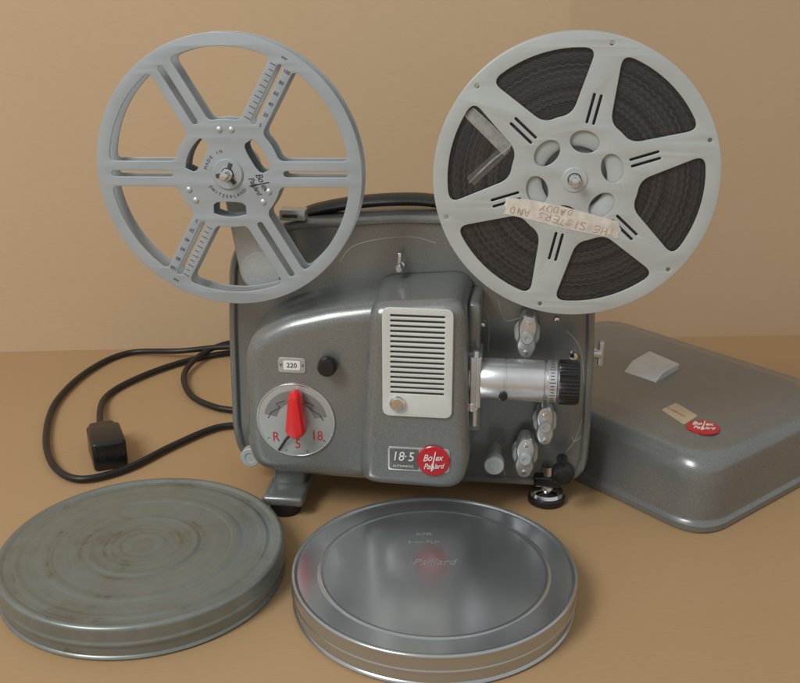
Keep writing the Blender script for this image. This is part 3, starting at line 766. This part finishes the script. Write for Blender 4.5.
bm = B(); sq = rpoly([cp(661, 410), cp(676, 403), cp(698, 416), cp(684, 425)], .3, 4)
plate(bm, [sq], CH+.005, .03, .008, up=False); st = obj('sticker', bm, 'sticker', cv)
bm = B(); sc_ = cp(678, 413); ra = math.atan2(cp(698, 420)[1]-cp(668, 404)[1], cp(698, 420)[0]-cp(668, 404)[0])
text(bm, 'PAILLARD S.A.', .28, sc_[0], sc_[1]+.3, CH+.045, ra, .005, 0, False); text(bm, 'STE-CROIX', .28, sc_[0]-.1, sc_[1]-.15, CH+.045, ra, .005, 0, False)
obj('lettering', bm, 'pen', st)
bc = cp(703, 428); br = 16.5/kscale(fp(703, 428, CH))
bm = B(); lathe(bm, [(br, 0), (br, .08), (br-.06, .13), (br*.6, .17), (0, .19)], (bc[0], bc[1], CH), (0, 0, 1), 48); rb2 = obj('red_badge', bm, 'red', cv)
bm = B(); logo(bm, bc[0], bc[1], CH+.2, -ang-R_(8), False, 1.12); obj('lettering', bm, 'white', rb2)
# ------------------------------------------------------------------ cord
pf = fp(112, 470); pb = fp(100, 417, 2.4); pd = Vector((pb.x-pf.x, pb.y-pf.y, 0)); pl = pd.length; pdn = pd.normalized()
pang = math.atan2(pdn.y, pdn.x)-math.pi/2
cd = thing('power_cord', 'black power cord looped on the cardboard left of the projector, ending in a socket', 'power cord', (pf.x, pf.y, 0), pang)
cr = .29
raw = [(105, 398, .1), (140, 377, .1), (190, 360, .1), (240, 352, .1), (285, 356, .2), (280, 340, .7), (240, 341, .7), (207, 351, .65), (185, 372, .3), (190, 394, .1), (215, 407, .1), (250, 412, .1), (280, 418, .1), (250, 424, .1), (215, 428, .1), (172, 446, .1), (125, 469, .1), (80, 479, .1), (54, 466, .1), (46, 437, .1), (56, 402, .1), (88, 371, .1), (128, 353, .1), (180, 351, .6), (225, 347, .9), (275, 348, .9), (310, 352, 1.4)]
W2L = Matrix.Rotation(-pang, 3, 'Z')
def cl(px, py, z): return W2L @ (fp(px, py, z)-pf)
pts = [(0, pl-.3, 1.2), (0, pl+1.2, 1.0)]+[tuple(cl(a, b, z+cr)) for a, b, z in raw]
pts = [(p[0], p[1], max(p[2], cr+.01)) for p in pts]
bm = B(); tube(bm, catmull(pts, 9), cr, 12); obj('cable', bm, 'rubber', cd)
bm = B(); rbox(bm, -1.35, 1.35, 0, pl*.72, 0, 2.5, .3); rbox(bm, -1.05, 1.05, pl*.6, pl*.95, .25, 2.2, .3); cn = obj('connector', bm, 'black', cd)
for s in (-1, 1):
    bm = B(); lathe(bm, [(.28, 0), (.28, .03), (.2, .05), (.2, .02), (0, .02)], (s*.55, .0, 1.25), (0, -1, 0), 20)
    obj('socket_hole', bm, 'rubber', cn)
# ------------------------------------------------------------------ light
w = bpy.data.worlds.new('World'); sc.world = w; w.use_nodes = True
w.node_tree.nodes['Background'].inputs['Color'].default_value = (.97, .985, 1, 1)
w.node_tree.nodes['Background'].inputs['Strength'].default_value = .54
def area_light(name, loc, tgt, size, power, col):
    l = bpy.data.lights.new(name, 'AREA'); l.shape = 'RECTANGLE'; l.size = size[0]; l.size_y = size[1]; l.energy = power; l.color = col
    o = bpy.data.objects.new(name, l); C.objects.link(o); o.location = Vector(loc)*S
    o.rotation_euler = (Vector(tgt)-Vector(loc)).to_track_quat('-Z', 'Y').to_euler()
    return o
area_light('window_light', (-100, -45, 145), (0, 70, 8), (.6, .85), 22.5, (1, .99, .975))
# ------------------------------------------------------------------ camera
cam = bpy.data.cameras.new('camera'); co_ = bpy.data.objects.new('camera', cam); C.objects.link(co_)
cam.sensor_width = 36; cam.lens = 36*F/800; cam.clip_start = .01; cam.clip_end = 50
co_.location = CAM*S; co_.rotation_euler = (math.pi/2-PIT, 0, 0)
sc.camera = co_
sc.view_settings.view_transform = 'Standard'; sc.view_settings.look = 'None'; sc.view_settings.exposure = 0
